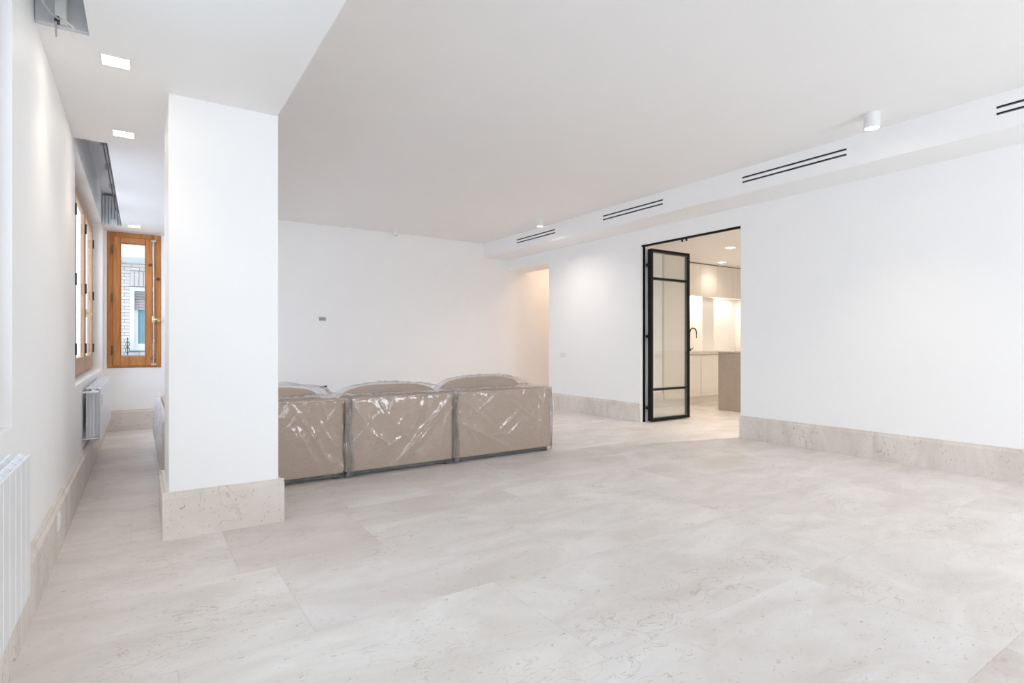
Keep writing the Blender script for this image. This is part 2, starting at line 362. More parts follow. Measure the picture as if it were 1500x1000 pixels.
# ------------------------------------------------------------------ floor: limestone slabs
froot = thing('floor', None, None, (0, 0, 0), kind='structure')
box('grout_bed', (XL-TX, YF-.25, -.06), (10.9, YB+.15, -.0015), grout, froot)
rows = {}
yj = [-2.33+.0+.75*i for i in range(0, 16)]   # joints: ..., .67, 1.42, 2.17, 2.92, 3.67, 4.42 ...
known = {1.42: [(.10), 1.35, 3.1, 4.6], 2.17: [.55, 1.86, 3.15, 4.5], 2.92: [.39, 1.10, 2.25, 3.6, 4.9], 3.67: [-.05, 1.15, 2.6, 3.75, 5.0], .67: [1.2, 2.59, 3.8, 5.1], -.08: [.9, 2.594, 4.0, 5.2]}
darks = {(2.92, .39): (.945, .92, .915), (3.67, 2.6): (.95, .93, .92), (-.08, .9): (.94, .915, .905), (4.42, 0): (.98, .97, .96)}
G = .0006
for k in range(16):
    y0 = .67-3*.75+(k-0)*.75 - .75
    y1 = y0+.75
    if y0 > YB: break
    ya, yb = max(y0, YF), min(y1, YB)
    if yb-ya < .02: continue
    key = next((q for q in known if abs(q-y0) < .02), None)
    inside = known[key] if key is not None else None
    xmax = XR if not (y1 > D0 and y0 < D1) and y0 < 7.2 else (10.6 if y0 < 7.2 else 8.0)
    if y1 > 2.0 and y0 < 7.3: xmax = 10.6
    if inside is None:
        inside = []; x = XL+random.uniform(.4, 1.2)
        while x < XR-.2: inside.append(x); x += random.choice([.75, 1.0, 1.2, 1.45])
    x = inside[-1]+1.2
    while x < xmax-.2: inside.append(x); x += random.choice([1.0, 1.2, 1.45])
    xs = [XL]+inside+[xmax]
    for a, b in zip(xs, xs[1:]):
        bm = bmesh.new(); add_box(bm, (a+G, ya+G, -.012), (b-G, yb-G, 0), .0006)
        o = obj('floor_tile', bm, floor_m, froot)
        v = random.uniform(.98, 1.015); c = (v, v*random.uniform(.995, 1.003), v*random.uniform(.99, 1.005))
        for (ky, kx), dc in darks.items():
            if key is not None and abs(ky-y0) < .02 and abs(kx-a) < .02: c = dc
        o.color = (*c, 1)

# ------------------------------------------------------------------ kitchen and passage shells
KC = 2.665
box('wall_kitchen_back', (XR+.15, 7.2, 0), (10.75, 7.35, ZC), paint, kind='structure')
box('wall_kitchen_far', (10.6, 2.0, 0), (10.75, 7.2, ZC), paint, kind='structure')
box('wall_kitchen_front', (XR+.15, 1.85, 0), (10.75, 2.0, ZC), paint, kind='structure')
box('ceiling_kitchen', (XR+.15, 2.0, KC), (10.6, 7.2, KC+.1), ceil_paint, kind='structure')
box('wall_kitchen_partition', (XR+.15, 6.52, 0), (7.50, 7.2, KC), paint, kind='structure')
box('wall_passage_end', (8.0, 7.35, 0), (8.15, YB, ZC), paint, kind='structure')
skirt('baseboard_kitchen', [(0, 6.52, -1, XR+.15, 7.50)])

# ------------------------------------------------------------------ windows
# window_1: narrow pine window in the end wall (opens inwards, cremone bolt)
w1 = thing('window_1', None, None, (WX[0], YE, .79), kind='structure')
x0, x1 = WX; z0, z1 = .79, 2.505
zframe('window_frame', x0+.002, x1-.002, z0+.002, z1-.002, YE-.006, YE+.06, .085, pine, w1, b=.05)
sx0, sx1, sz0, sz1 = x0+.062, x1-.095, z0+.028, z1-.062
sash = zframe('sash', sx0, sx1, sz0, sz1, YE-.028, YE+.020, .075, pine, w1, .006, b=.115)
gx0, gx1, gz0, gz1 = sx0+.075, sx1-.075, sz0+.115, sz1-.075
bm = bmesh.new()
for a, b in (((gx0-.001, YE-.018, gz0), (gx0+.010, YE-.004, gz1)), ((gx1-.010, YE-.018, gz0), (gx1+.001, YE-.004, gz1)), ((gx0, YE-.018, gz1-.010), (gx1, YE-.004, gz1)), ((gx0, YE-.018, gz0), (gx1, YE-.004, gz0+.010))): add_box(bm, a, b, .003)
obj('glazing_bead', bm, pine, sash)
box('pane', (gx0-.004, YE-.004, gz0-.004), (gx1+.004, YE, gz1+.004), glass, sash)
bx = x1-.085
bm = bmesh.new(); add_cyl(bm, (bx, YE-.042, z0+.03), (bx, YE-.042, z1-.08), .0065, n=12)
for zz in (z0+.35, z0+1.15): add_cyl(bm, (bx, YE-.042, zz-.012), (bx, YE-.042, zz+.012), .011, n=12)
auto_smooth(obj('bolt_rod', bm, chrome, w1))
for zz in (z0+.04, z1-.085):
    bm = bmesh.new(); add_box(bm, (bx-.03, YE-.052, zz-.014), (bx+.03, YE-.028, zz+.014), .005, 2); obj('bolt_catch', bm, chrome, w1)
bm = bmesh.new(); hz = 1.405
add_box(bm, (bx-.018, YE-.056, hz-.045), (bx+.018, YE-.030, hz+.045), .006, 2)
add_tube(bm, [(bx, YE-.05, hz), (bx+.01, YE-.085, hz), (bx+.03, YE-.092, hz+.004), (bx+.055, YE-.09, hz+.016), (bx+.078, YE-.086, hz+.006)], .009, 10)
add_cyl(bm, (bx+.055, YE-.03, hz-.005), (bx+.055, YE-.05, hz-.005), .02, n=16)
auto_smooth(obj('window_handle', bm, brass, w1))
for zz in (z0+.22, z0+.88, z0+1.48):
    bm = bmesh.new(); add_cyl(bm, (sx0-.008, YE-.034, zz-.055), (sx0-.008, YE-.034, zz+.055), .009, n=12); add_cyl(bm, (sx0-.008, YE-.034, zz+.055), (sx0-.008, YE-.034, zz+.068), .006, .002, 12)
    auto_smooth(obj('hinge', bm, hinge_m, w1))

# window_2: two-leaf pine window deep in the left wall;  window_3: the near one (only its reveal shows)
def side_window(name, ya, yb, z0, z1, mat, leaves=3):
    r = thing(name, None, None, (XL-.11, ya, z0), kind='structure')
    X0, X1 = XL-.138, XL-.105
    bm = bmesh.new(); t = .05
    add_box(bm, (X0, ya, z0), (X1, ya+t, z1), .004); add_box(bm, (X0, yb-t, z0), (X1, yb, z1), .004)
    add_box(bm, (X0, ya+t, z1-t), (X1, yb-t, z1), .004); add_box(bm, (X0, ya+t, z0), (X1, yb-t, z0+t), .004)
    obj('window_frame', bm, mat, r)
    L = (yb-ya-2*t)/leaves
    for i in range(leaves):
        a, b = ya+t+i*L+.002, ya+t+(i+1)*L-.002; s = .085
        bm = bmesh.new(); xa, xb = X1-.014, X1+.018
        add_box(bm, (xa, a, z0+.03), (xb, a+s, z1-.03), .005); add_box(bm, (xa, b-s, z0+.03), (xb, b, z1-.03), .005)
        add_box(bm, (xa, a+s, z1-.03-s), (xb, b-s, z1-.03), .005); add_box(bm, (xa, a+s, z0+.03), (xb, b-s, z0+.03+.14), .005)
        sh = obj('sash', bm, mat, r)
        box('pane', (xb-.015, a+s-.004, z0+.165), (xb-.009, b-s+.004, z1-.026-s), glass, sh)
        for zz in (z0+.25, (z0+z1)/2, z1-.25):
            bm = bmesh.new(); add_cyl(bm, (xb+.006, b, zz-.05), (xb+.006, b, zz+.05), .008, n=10); obj('hinge', bm, iron_dark, sh)
        if i != 1:
            bm = bmesh.new(); add_box(bm, (xb-.001, a+.02, 1.37), (xb+.012, a+.05, 1.45), .004)
            add_tube(bm, [(xb+.01, a+.035, 1.41), (xb+.045, a+.035, 1.41), (xb+.05, a+.06, 1.41), (xb+.047, a+.12, 1.40)], .007, 8)
            obj('window_handle', bm, brass, sh)
    return r
side_window('window_2', N2[0]+.02, N2[1]-.001, SZ+.001, ZL-.002, pine_pale, 3)
side_window('window_3', N1[0]+.001, N1[1]-.001, SZ+.001, ZL-.002, pine_pale, 2)
def rear_window(name, xa, xb):
    r = thing(name, None, None, (xa, YF-.2, .3), kind='structure')
    zframe('window_frame', xa+.001, xb-.001, .301, 2.499, YF-.18, YF-.12, .06, pine, r)
    xm = (xa+xb)/2
    for a, b in ((xa+.06, xm), (xm, xb-.06)):
        sh = zframe('sash', a+.002, b-.002, .362, 2.438, YF-.165, YF-.115, .08, pine, r, b=.12)
        box('pane', (a+.078, YF-.142, .478), (b-.078, YF-.137, 2.36), glass, sh)
rear_window('window_4', -.2, 1.8); rear_window('window_5', 3.3, 5.0)

# ------------------------------------------------------------------ house across the street, seen through window_1
hb = thing('apartment_house', 'pale brick apartment house seen through the narrow pine window', 'building', (0, 14, -3))
FY = 14.0
VX0, VX1, VZ0, VZ1 = -.21, 1.0, .95, 2.28
boxes('wall', [((-5, FY, -3), (VX0, FY+.3, 5)), ((VX1, FY, -3), (6, FY+.3, 5)), ((VX0, FY, -3), (VX1, FY+.3, VZ0)), ((VX0, FY, VZ1), (VX1, FY+.3, 5))], mortar_m, hb)
bm = bmesh.new(); cz = -.5; i = 0
while cz < 3.1:
    off = .13 if i % 2 else 0
    x = -1.6+off
    while x < 1.9:
        a, b = x+.004, x+.252
        for (p, q) in (((a, min(b, VX0)),) if a < VX0 else ()) + (((max(a, VX1), b),) if b > VX1 and a > VX0 else ()) if VZ0-.05 < cz+.03 < VZ1+.32 else ((a, b),):
            if q-p > .02: add_box(bm, (p, FY-.014, cz), (q, FY+.01, cz+.058))
        x += .26
    cz += .068; i += 1
obj('brick_courses', bm, brick_m, hb, kind='stuff')
x = VX0+.02
bricks = []
for k in range(15):
    xa = VX0+.0+k*.08
    box('lintel_brick', (xa+.005, FY-.02, VZ1+.02), (xa+.073, FY+.01, VZ1+.33), brick_m, hb)
zframe('window_surround', VX0, VX1, VZ0, VZ1, FY-.04, FY+.06, .085, facade_white, hb)
zframe('window_frame', VX0+.085, VX1-.085, VZ0+.085, VZ1-.085, FY+.04, FY+.1, .06, facade_white, hb)
box('window_glass', (VX0+.09, FY+.08, VZ0+.09), (VX1-.09, FY+.09, VZ1-.09), teal_glass, hb)
bm = bmesh.new()
for k in range(7): add_box(bm, (VX0+.09, FY+.0, VZ1-.09-.055*(k+1)), (VX1-.09, FY+.03, VZ1-.095-.055*k), .004)
obj('roller_shutter', bm, shutter_m, hb)
boxes('balcony_soffit', [((-.35, FY-1.0, 2.78), (4, FY, 3.0)), ((-.40, FY-1.02, 2.76), (-.35, FY, 3.02))], facade_white, hb)
box('window_sill', (-1.6, FY-.5, .76), (3, FY, .86), blue_sill, hb)
for k in range(3):
    bm = bmesh.new(); xx = -.52+k*.14; yy = FY-.4
    add_cyl(bm, (xx, yy, .86), (xx, yy, 1.22), .008, n=8)
    for s in (-1, 1):
        add_tube(bm, [(xx+s*(.035*math.sin(t*PI/5)), yy, .90+.028*t) for t in range(6)], .007, 6)
        add_tube(bm, [(xx+s*(.03*math.sin(t*PI/5)+.004), yy, 1.04+.02*t) for t in range(6)], .006, 6)
    obj('railing_baluster', bm, iron_dark, hb)
# light from the open street onto the facade
area('street_daylight', (.3, 10.6, 6.5), (math.radians(-50), 0, PI), 6, 3, 75, (.93, .96, 1)).rotation_euler = (math.radians(38), 0, 0)

# ------------------------------------------------------------------ folding glass door
dr = thing('door_1', None, None, (XR, D0, 0), kind='structure')
boxes('door_frame', [((XR+.045, D1-.02, 0), (XR+.075, D1, DZ)), ((XR+.02, D0, 0), (XR+.06, D0+.014, DZ)), ((XR+.02, D0, DZ-.022), (XR+.06, D1, DZ))], black_steel, dr)
def leaf(name, xa, xb, y, label=None, t=.032, zt=2.425):
    bm = bmesh.new(); z0 = .012
    add_box(bm, (xa, y-t/2, z0), (xa+.042, y+t/2, zt), .002); add_box(bm, (xb-.042, y-t/2, z0), (xb, y+t/2, zt), .002)
    zs = [z0, .44, 2.0, zt-.04]
    for k, zz in enumerate(zs): add_box(bm, (xa+.042, y-t/2, zz), (xb-.042, y+t/2, zz+.04 if k in (0, 3) else zz+.028), .002)
    o = obj(name, bm, black_steel, dr)
    for za, zb in ((z0+.04, .44), (.468, 2.0), (2.028, zt-.04)):
        box('pane', (xa+.042, y-.004, za), (xb-.042, y+.004, zb), door_glass, o)
        bm = bmesh.new()
    return o
leaf('door_leaf', XR+.095, XR+.92, 5.335)
leaf('door_leaf', XR+.115, XR+.94, 5.385)
for zz in (.2, 1.2, 2.2):
    bm = bmesh.new(); add_cyl(bm, (XR+.082, 5.36, zz-.045), (XR+.082, 5.36, zz+.045), .010, n=12); add_box(bm, (XR+.07, 5.33, zz-.02), (XR+.10, 5.40, zz+.02), .002)
    obj('hinge', bm, black_steel, dr)
    bm = bmesh.new(); add_cyl(bm, (XR+.935, 5.36, zz-.045), (XR+.935, 5.36, zz+.045), .009, n=12); obj('hinge', bm, black_steel, dr)
bm = bmesh.new(); add_cyl(bm, (XR+.045, 4.75, DZ-.05), (XR+.045, 4.75, DZ-.02), .012, n=12); add_cyl(bm, (XR+.045, 4.68, DZ-.05), (XR+.045, 4.68, DZ-.02), .012, n=12); obj('top_pivot', bm, black_steel, dr)

# ------------------------------------------------------------------ air vents (two black slots each)
vl = ['black double slot air vent farthest along the duct boxing, near the corner', 'black double slot air vent just left of the glass door, on the duct boxing',
      'long black double slot air vent above the glass door, on the duct boxing', 'black double slot air vent cut off by the right edge of the photo']
for i, (a, b) in enumerate(vents):
    t = thing('air_vent', vl[i], 'air vent', (DX, (a+b)/2, vz[0][0]), 'air vents along the duct boxing')
    for z0, z1 in vz:
        boxes('slot_frame', [((DX+.001, a+.001, z0+.0005), (DX+.05, b-.001, z0+.003)), ((DX+.001, a+.001, z1-.003), (DX+.05, b-.001, z1-.0005)), ((DX+.001, a+.001, z0+.003), (DX+.05, a+.01, z1-.003)), ((DX+.001, b-.01, z0+.003), (DX+.05, b-.001, z1-.003))], black_plastic, t)
        boxes('slot_vane', [((DX+.012, a+.012, z0+.006), (DX+.04, (a+b)/2-.03, z0+.012)), ((DX+.012, (a+b)/2+.03, z0+.006), (DX+.04, b-.012, z0+.012))], vent_grey, t)
        box('slot_back', (DX+.05, a+.001, z0+.0005), (DX+.058, b-.001, z1-.0005), dark_slot, t)
        box('slot_bridge', (DX+.003, (a+b)/2-.03, z0+.003), (DX+.045, (a+b)/2+.03, z1-.003), black_plastic, t)

# ------------------------------------------------------------------ lamps
def downlight(x, y, z, label, group, s=.056, power=None, size=100, col=WARM):
    t = thing('recessed_downlight', label, 'ceiling light', (x, y, z), group)
    bm = bmesh.new()
    for a, b in (((x-s-.007, y-s-.007, z-.004), (x-s, y+s+.007, z)), ((x+s, y-s-.007, z-.004), (x+s+.007, y+s+.007, z)), ((x-s, y-s-.007, z-.004), (x+s, y-s, z)), ((x-s, y+s, z-.004), (x+s, y+s+.007, z))): add_box(bm, a, b)
    obj('trim_ring', bm, lamp_body, t)
    box('diffuser', (x-s, y-s, z-.003), (x+s, y+s, z), lamp_glow, t)
    if power: spot('downlight_beam', (x, y, z-.02), power, col, size, .9, .05)
    return t
G1 = 'square downlights in the low ceiling'
downlight(-.108, 3.40, ZL, 'square recessed downlight nearest the camera in the low ceiling', G1, power=4)
downlight(-.102, 4.545, ZL, 'square recessed downlight beside the near end of the blind recess', G1, power=4)
downlight(-.075, 8.05, ZL, 'square recessed downlight directly above the narrow pine window', G1, power=4)
G2 = 'downlights in the kitchen ceiling'
downlight(7.99, 5.52, KC, 'kitchen ceiling downlight nearer the doorway, seen right of the folded door', G2, power=13, size=140, col=(1, .86, .72))
downlight(9.27, 6.60, KC, 'kitchen ceiling downlight close to the upper cabinets', G2, power=5, size=140, col=(1, .86, .72))
downlight(7.0, 3.6, KC, 'kitchen ceiling downlight hidden behind the right wall', G2, power=62, size=150, col=(1, .90, .80))
downlight(9.3, 4.2, KC, 'kitchen ceiling downlight over the island, out of sight from the living room', G2, power=34, size=150, col=(1, .88, .76))
def surface_spot(x, y, label, r=.05, hh=.115, on=True, power=13, size=95, col=WARM):
    t = thing('ceiling_spot', label, 'ceiling spotlight', (x, y, ZC-hh), 'round white surface spotlights on the main ceiling')
    bm = bmesh.new(); n = 32
    prof = [(r, ZC), (r, ZC-hh+.003), (r-.003, ZC-hh), (r-.008, ZC-hh), (r-.010, ZC-hh+.02), (0, ZC-hh+.02)]
    rings = [[bm.verts.new((x+q*math.cos(2*PI*k/n), y+q*math.sin(2*PI*k/n), zz)) for k in range(n)] if q else [bm.verts.new((x, y, zz))] for q, zz in prof]
    for A, B in zip(rings, rings[1:]):
        for k in range(n):
            if len(B) == 1: bm.faces.new((A[k], A[(k+1) % n], B[0]))
            else: bm.faces.new((A[k], A[(k+1) % n], B[(k+1) % n], B[k]))
    auto_smooth(obj('lamp_housing', bm, lamp_body, t), 40)
    bm = bmesh.new(); add_cyl(bm, (x, y, ZC-hh+.004), (x, y, ZC-hh+.016), r-.014, n=28); obj('lens', bm, lamp_glow if on else grey_metal, t)
    if on: spot('spot_beam', (x, y, ZC-hh-.01), power, col, size, .9, .03)
    return t
surface_spot(4.89, 2.09, 'lit round white ceiling spotlight nearest the right edge of the photo', .058, .12, power=11)
surface_spot(4.92, 6.60, 'lit round white ceiling spotlight above the farthest air vent', power=17, size=150, col=(1, .92, .84))
surface_spot(3.42, 8.50, 'unlit round white ceiling spotlight close to the back wall', .045, .10, on=False)
# passage lamp
downlight(6.9, 8.15, ZC-.003, 'warm downlight in the passage beyond the back corner', None, power=15, size=165, col=(1, .66, .42))

# ------------------------------------------------------------------ blind recess fittings
cb = thing('blind_track', 'grey metal blind track with dark rails inside the far ceiling recess', 'blind track', (-.22, 4.85, 2.52))
boxes('track_cover', [((-.204, 4.83, 2.515), (-.2005, 7.3, 2.85))], grey_metal, cb)
boxes('rail', [((-.214, 4.83, 2.516), (-.205, 7.35, 2.530))], iron_dark, cb)
boxes('rail', [((-.236, 4.83, 2.53), (-.228, 7.3, 2.545))], iron_dark, cb)
for k in range(4): box('bracket', (-.30, 5.1+k*.8, 2.80), (-.26, 5.13+k*.8, 2.858), grey_metal, cb)
bs = thing('blind_cassette', 'pale grey ribbed blind cassette at the far end of the ceiling recess', 'blind cassette', (-.30, 8.0, 2.5))
for k in range(6): box('rib', (-.385+k*.03, 8.02, 2.50), (-.358+k*.03, 8.095, 2.83), grey_metal, bs, .003)
box('mounting_plate', (-.30, 7.98, 2.47), (-.24, 8.01, 2.56), grey_metal, bs, .003)
# near recess: grey motor end with hanging cables
mb = thing('blind_motor', 'white blind motor bracket in the near ceiling recess', 'blind motor', (-.3, 3.1, 2.5))
box('mounting_plate', (-.388, 3.165, 2.515), (-.202, 3.188, 2.858), grey_metal, mb)
box('channel', (-.315, 3.10, 2.52), (-.275, 3.164, 2.858), lamp_body, mb, .003)
box('connector', (-.315, 3.085, 2.495), (-.298, 3.12, 2.52), black_plastic, mb, .002)
bm = bmesh.new(); add_tube(bm, [(-.309, 3.09, 2.51), (-.309, 3.09, 2.46), (-.308, 3.09, 2.43)], .0035, 8); obj('antenna', bm, cable_m, mb)
bm = bmesh.new(); add_tube(bm, [Vector((-.36, 2.8, 2.75)).lerp(Vector((-.30, 3.08, 2.505)), t/12)+Vector((-.02*math.sin(PI*t/12), 0, -.09*math.sin(PI*t/12))) for t in range(13)], .005, 8)
tag(obj('power_cable', bm, cable_m, smooth=True), 'grey cable hanging from the near ceiling recess at top left', 'cable')
bm = bmesh.new(); add_tube(bm, [(-.285+.035*math.sin(t*PI*1.5/10), 3.09+.006*t, 2.51-.018*math.sin(t*PI/10)) for t in range(11)], .003, 6)
add_tube(bm, [(-.28+.004*t, 3.09, 2.505-.011*t+.0006*t*t) for t in range(9)], .0015, 6)
tag(obj('thin_wire', bm, white_plastic, smooth=True), 'thin white looped wire dangling beside the blind motor', 'wire')

# ------------------------------------------------------------------ radiators
def radiator(label, X1, ya, yb, z0, z1, n, near_pipes=True):
    t = thing('radiator', label, 'radiator', (X1-.08, ya, z0), 'white sectional radiators on the window wall')
    D = .095; L = (yb-ya)/n
    for i in range(n):
        a, b = ya+i*L+.002, ya+(i+1)*L-.002; m = (a+b)/2
        bm = bmesh.new()
        add_box(bm, (X1-.006, a, z0), (X1, b, z1-.004), .002)                  # front panel
        add_box(bm, (X1-D, a+.006, z0+.02), (X1-D+.004, b-.006, z1-.02), .001)  # back panel
        add_box(bm, (X1-D+.004, m-.003, z0+.03), (X1-.006, m+.003, z1-.03))     # web
        add_box(bm, (X1-D*.62, m-.014, z0+.02), (X1-D*.38, m+.014, z1-.02), .005)
        add_box(bm, (X1-D+.022, a+.004, z0+.05), (X1-D+.025, b-.004, z1-.05)); add_box(bm, (X1-.028, a+.004, z0+.05), (X1-.025, b-.004, z1-.05))
        for k in range(4):  # top louvres
            xx = X1-.012-k*.024
            add_prism(bm, [(xx, z1-.012), (xx+.004, z1-.012), (xx-.008, z1), (xx-.014, z1)], 1, a+.002, b-.002)
        obj('radiator_section', bm, white_metal, t)
    for zz in (z0+.03, z1-.03):
        bm = bmesh.new(); add_cyl(bm, (X1-.05, ya-.001, zz), (X1-.05, yb+.001, zz), .017, n=16); obj('header_pipe', bm, white_metal, t)
    for k, zz in enumerate((z0+.03, z1-.03)):
        bm = bmesh.new(); add_cyl(bm, (X1-.05, ya-.035, zz), (X1-.05, ya, zz), .013, n=14)
        add_cyl(bm, (XL+.002 if not k else XL+.002, ya-.028, zz), (X1-.055, ya-.028, zz), .008, n=12)
        add_cyl(bm, (X1-.055, ya-.028, zz), (X1+.0-.01 if k else X1-.02, ya-.028, zz), .013, n=14)
        auto_smooth(obj('pipe_valve', bm, lamp_body if k else chrome, t))
    for zz in (z0+.1, z1-.1): box('wall_bracket', (XL+.0005, ya+.3, zz), (X1-D+.001, ya+.33, zz+.02), white_metal, t)
    return t
radiator('white sectional radiator under the near window, cut off by the left edge', -.284, .55, 2.235, .335, .765, 21)
radiator('white radiator with end pipes under the far pine window', -.272, 5.50, 7.25, .318, .745, 22)
bm = bmesh.new(); add_box(bm, (-.2719, 5.62, .60), (-.268, 5.66, .68), .001)
tag(obj('heat_meter', bm, grey_metal), 'small grey heat meter on the front of the far radiator', 'heat meter')

# ------------------------------------------------------------------ sockets and wall boxes
def plate(name, c, axis, w_, h_, label, n=1, mat=None, cat='socket', group=None):
    """axis 'x+' faces +X, 'x-' faces -X, 'y-' faces -Y"""
    t = thing(name, label, cat, c, group); x, y, z = c
    def bb(nm, u0, u1, v0, v1, d0, d1, m, bev=.0015):
        if axis == 'y-': a, b = (x+u0, y-d1, z+v0), (x+u1, y-d0, z+v1)
        elif axis == 'x-': a, b = (x-d1, y+u0, z+v0), (x-d0, y+u1, z+v1)
        else: a, b = (x+d0, y+u0, z+v0), (x+d1, y+u1, z+v1)
        return box(nm, a, b, m, t, bev)
    bb('faceplate', -w_/2, w_/2, -h_/2, h_/2, 0, .009, mat or white_plastic)
    for i in range(n):
        cxx = -w_/2+w_*(i+.5)/n; r = min(w_/n, h_)*.36
        bb('rocker', cxx-r, cxx+r, -r, r, .009, .0125, mat or white_plastic)
    return t
plate('wall_socket', (XL+.03, 3.66, .185), 'x+', .075, .085, 'small white socket plate on the stone baseboard of the window wall')
plate('light_switch', (XR, 7.13, .91), 'x-', .15, .08, 'white double switch plate on the wall left of the glass door', 2, cat='light switch')
def wallbox(x, z, w_, h_, label, mat):
    t = thing('junction_box', label, 'wall box', (x, YB, z))
    zframe('rim', x-w_/2, x+w_/2, z-h_/2, z+h_/2, YB-.008, YB-.0005, .007, mat, t, .001)
    box('box_back', (x-w_/2+.006, YB-.004, z-h_/2+.006), (x+w_/2-.006, YB-.0005, z+h_/2-.006), mat, t)
wallbox(2.345, 1.485, .105, .055, 'small open grey junction box high on the back wall', boxgrey)
wallbox(2.36, .425, .11, .03, 'low dark junction box on the back wall just above the sofa', black_plastic)

# ------------------------------------------------------------------ kitchen
Gb, Gu = 'base cabinets along the kitchen back wall', 'upper cabinets along the kitchen back wall'
CB = 6.60
bl = ['leftmost cream base cabinet, hidden behind the folded door', 'cream base cabinet directly below the tap', 'cream base cabinet just left of the stone island', 'cream base cabinet behind the stone island', 'cream base cabinet at the right end behind the island']
for i, xa in enumerate((8.06, 8.66, 9.26, 9.86)):
    t = thing('base_cabinet', bl[i+1] if i else bl[1], 'cabinet', (xa+.3, 6.9, 0), Gb)
    box('carcass', (xa+.001, CB+.024, .1), (xa+.599, 7.195, .90), lacquer, t)
    box('cabinet_door', (xa+.003, CB, .125), (xa+.597, CB+.022, .885), lacquer, t, .002)
    box('plinth', (xa+.001, CB+.05, .0), (xa+.599, CB+.07, .1), lacquer, t)
boxes('worktop', [((8.06, CB-.02, .90), (10.46, 7.195, .955))], worktop_m)['label'] = 'pale stone worktop along the kitchen back wall'
bpy.data.objects['worktop']['category'] = 'worktop'
ul = ['cream upper cabinet farthest left, right of the tall pantry unit', 'cream upper cabinet above the left lit niche', 'cream upper cabinet with a vertical joint above the pilaster', 'cream upper cabinet above the right lit niche', 'cream upper cabinet hidden by the right door jamb']
for i, xa in enumerate((8.06, 8.51, 9.03, 9.55, 10.07)):
    xb = (8.51, 9.03, 9.55, 10.07, 10.59)[i]
    t = thing('upper_cabinet', ul[i], 'cabinet', ((xa+xb)/2, 7.0, 2.02), Gu)
    box('carcass', (xa+.001, 6.924, 2.03), (xb-.001, 7.195, KC-.018), lacquer, t)
    box('cabinet_door', (xa+.0025, 6.90, 2.02), (xb-.0025, 6.923, KC-.018), lacquer, t, .002)
    if xa < 10: box('led_strip', (xa+.03, 7.10, 2.021), (xb-.03, 7.12, 2.029), led_glow, t)
box('trim_painted_shade', (8.06, 6.93, KC-.017), (10.59, 7.195, KC-.001), dark_slot, kind='structure')  # black strip standing in for the shade between cabinet tops and ceiling
area('under_cabinet_light', (8.85, 7.08, 2.0), (0, 0, 0), .7, .06, 1.4, (1, .85, .70)); area('under_cabinet_light', (9.95, 7.08, 2.0), (0, 0, 0), .8, .06, 1.8, (1, .85, .70))
box('wall_kitchen_pilaster', (9.16, 6.95, .957), (9.51, 7.198, 2.018), paint, kind='structure')
tt = thing('tall_cabinet', 'tall cream pantry cabinet seen through the door glass', 'cabinet', (7.78, 6.8, 0))
box('carcass', (7.502, 6.50, .1), (8.055, 7.195, KC-.002), lacquer, tt); box('cabinet_door', (7.505, 6.478, .12), (8.052, 6.499, KC-.02), lacquer, tt, .002); box('plinth', (7.502, 6.53, 0), (8.055, 6.55, .1), lacquer, tt)
isl = thing('kitchen_island', 'beige fossil stone kitchen island behind the doorway', 'island', (8.5, 4.6, 0))
box('side_slab', (7.96, 3.6, .0), (8.02, 5.73, .935), island_m, isl, .003); box('island_body', (8.021, 3.62, .0), (8.88, 5.71, .934), lacquer, isl)
box('island_top', (7.96, 3.6, .936), (8.90, 5.73, .965), island_m, isl, .003)
tp = thing('kitchen_tap', 'black gooseneck kitchen tap on the worktop beside the folded door', 'tap', (8.38, 6.85, .955))
bm = bmesh.new(); cx, cy, cz = 8.79, 6.86, .955
pts = [(cx-.13, cy, cz), (cx-.13, cy, cz+.34)]+[(cx-.03-.10*math.cos(t*PI/10), cy, cz+.34+.10*math.sin(t*PI/10)) for t in range(1, 11)]+[(cx+.07, cy, cz+.25)]
add_tube(bm, pts, .012, 12); obj('spout', bm, black_plastic, tp, smooth=True)
bm = bmesh.new(); add_cyl(bm, (cx-.13, cy, cz), (cx-.13, cy, cz+.05), .022, n=20); auto_smooth(obj('tap_base', bm, black_plastic, tp))
bm = bmesh.new(); add_tube(bm, [(cx-.11, cy, cz+.035), (cx-.06, cy, cz+.045), (cx-.03, cy, cz+.06)], .008, 10); obj('lever', bm, black_plastic, tp, smooth=True)
plate('wall_socket', (9.80, 7.2, 1.12), 'y-', .15, .08, 'white double socket in the right lit kitchen niche', 2)
plate('wall_socket', (7.40, 6.52, .88), 'y-', .15, .08, 'white double socket on the kitchen wall behind the door glass', 2)

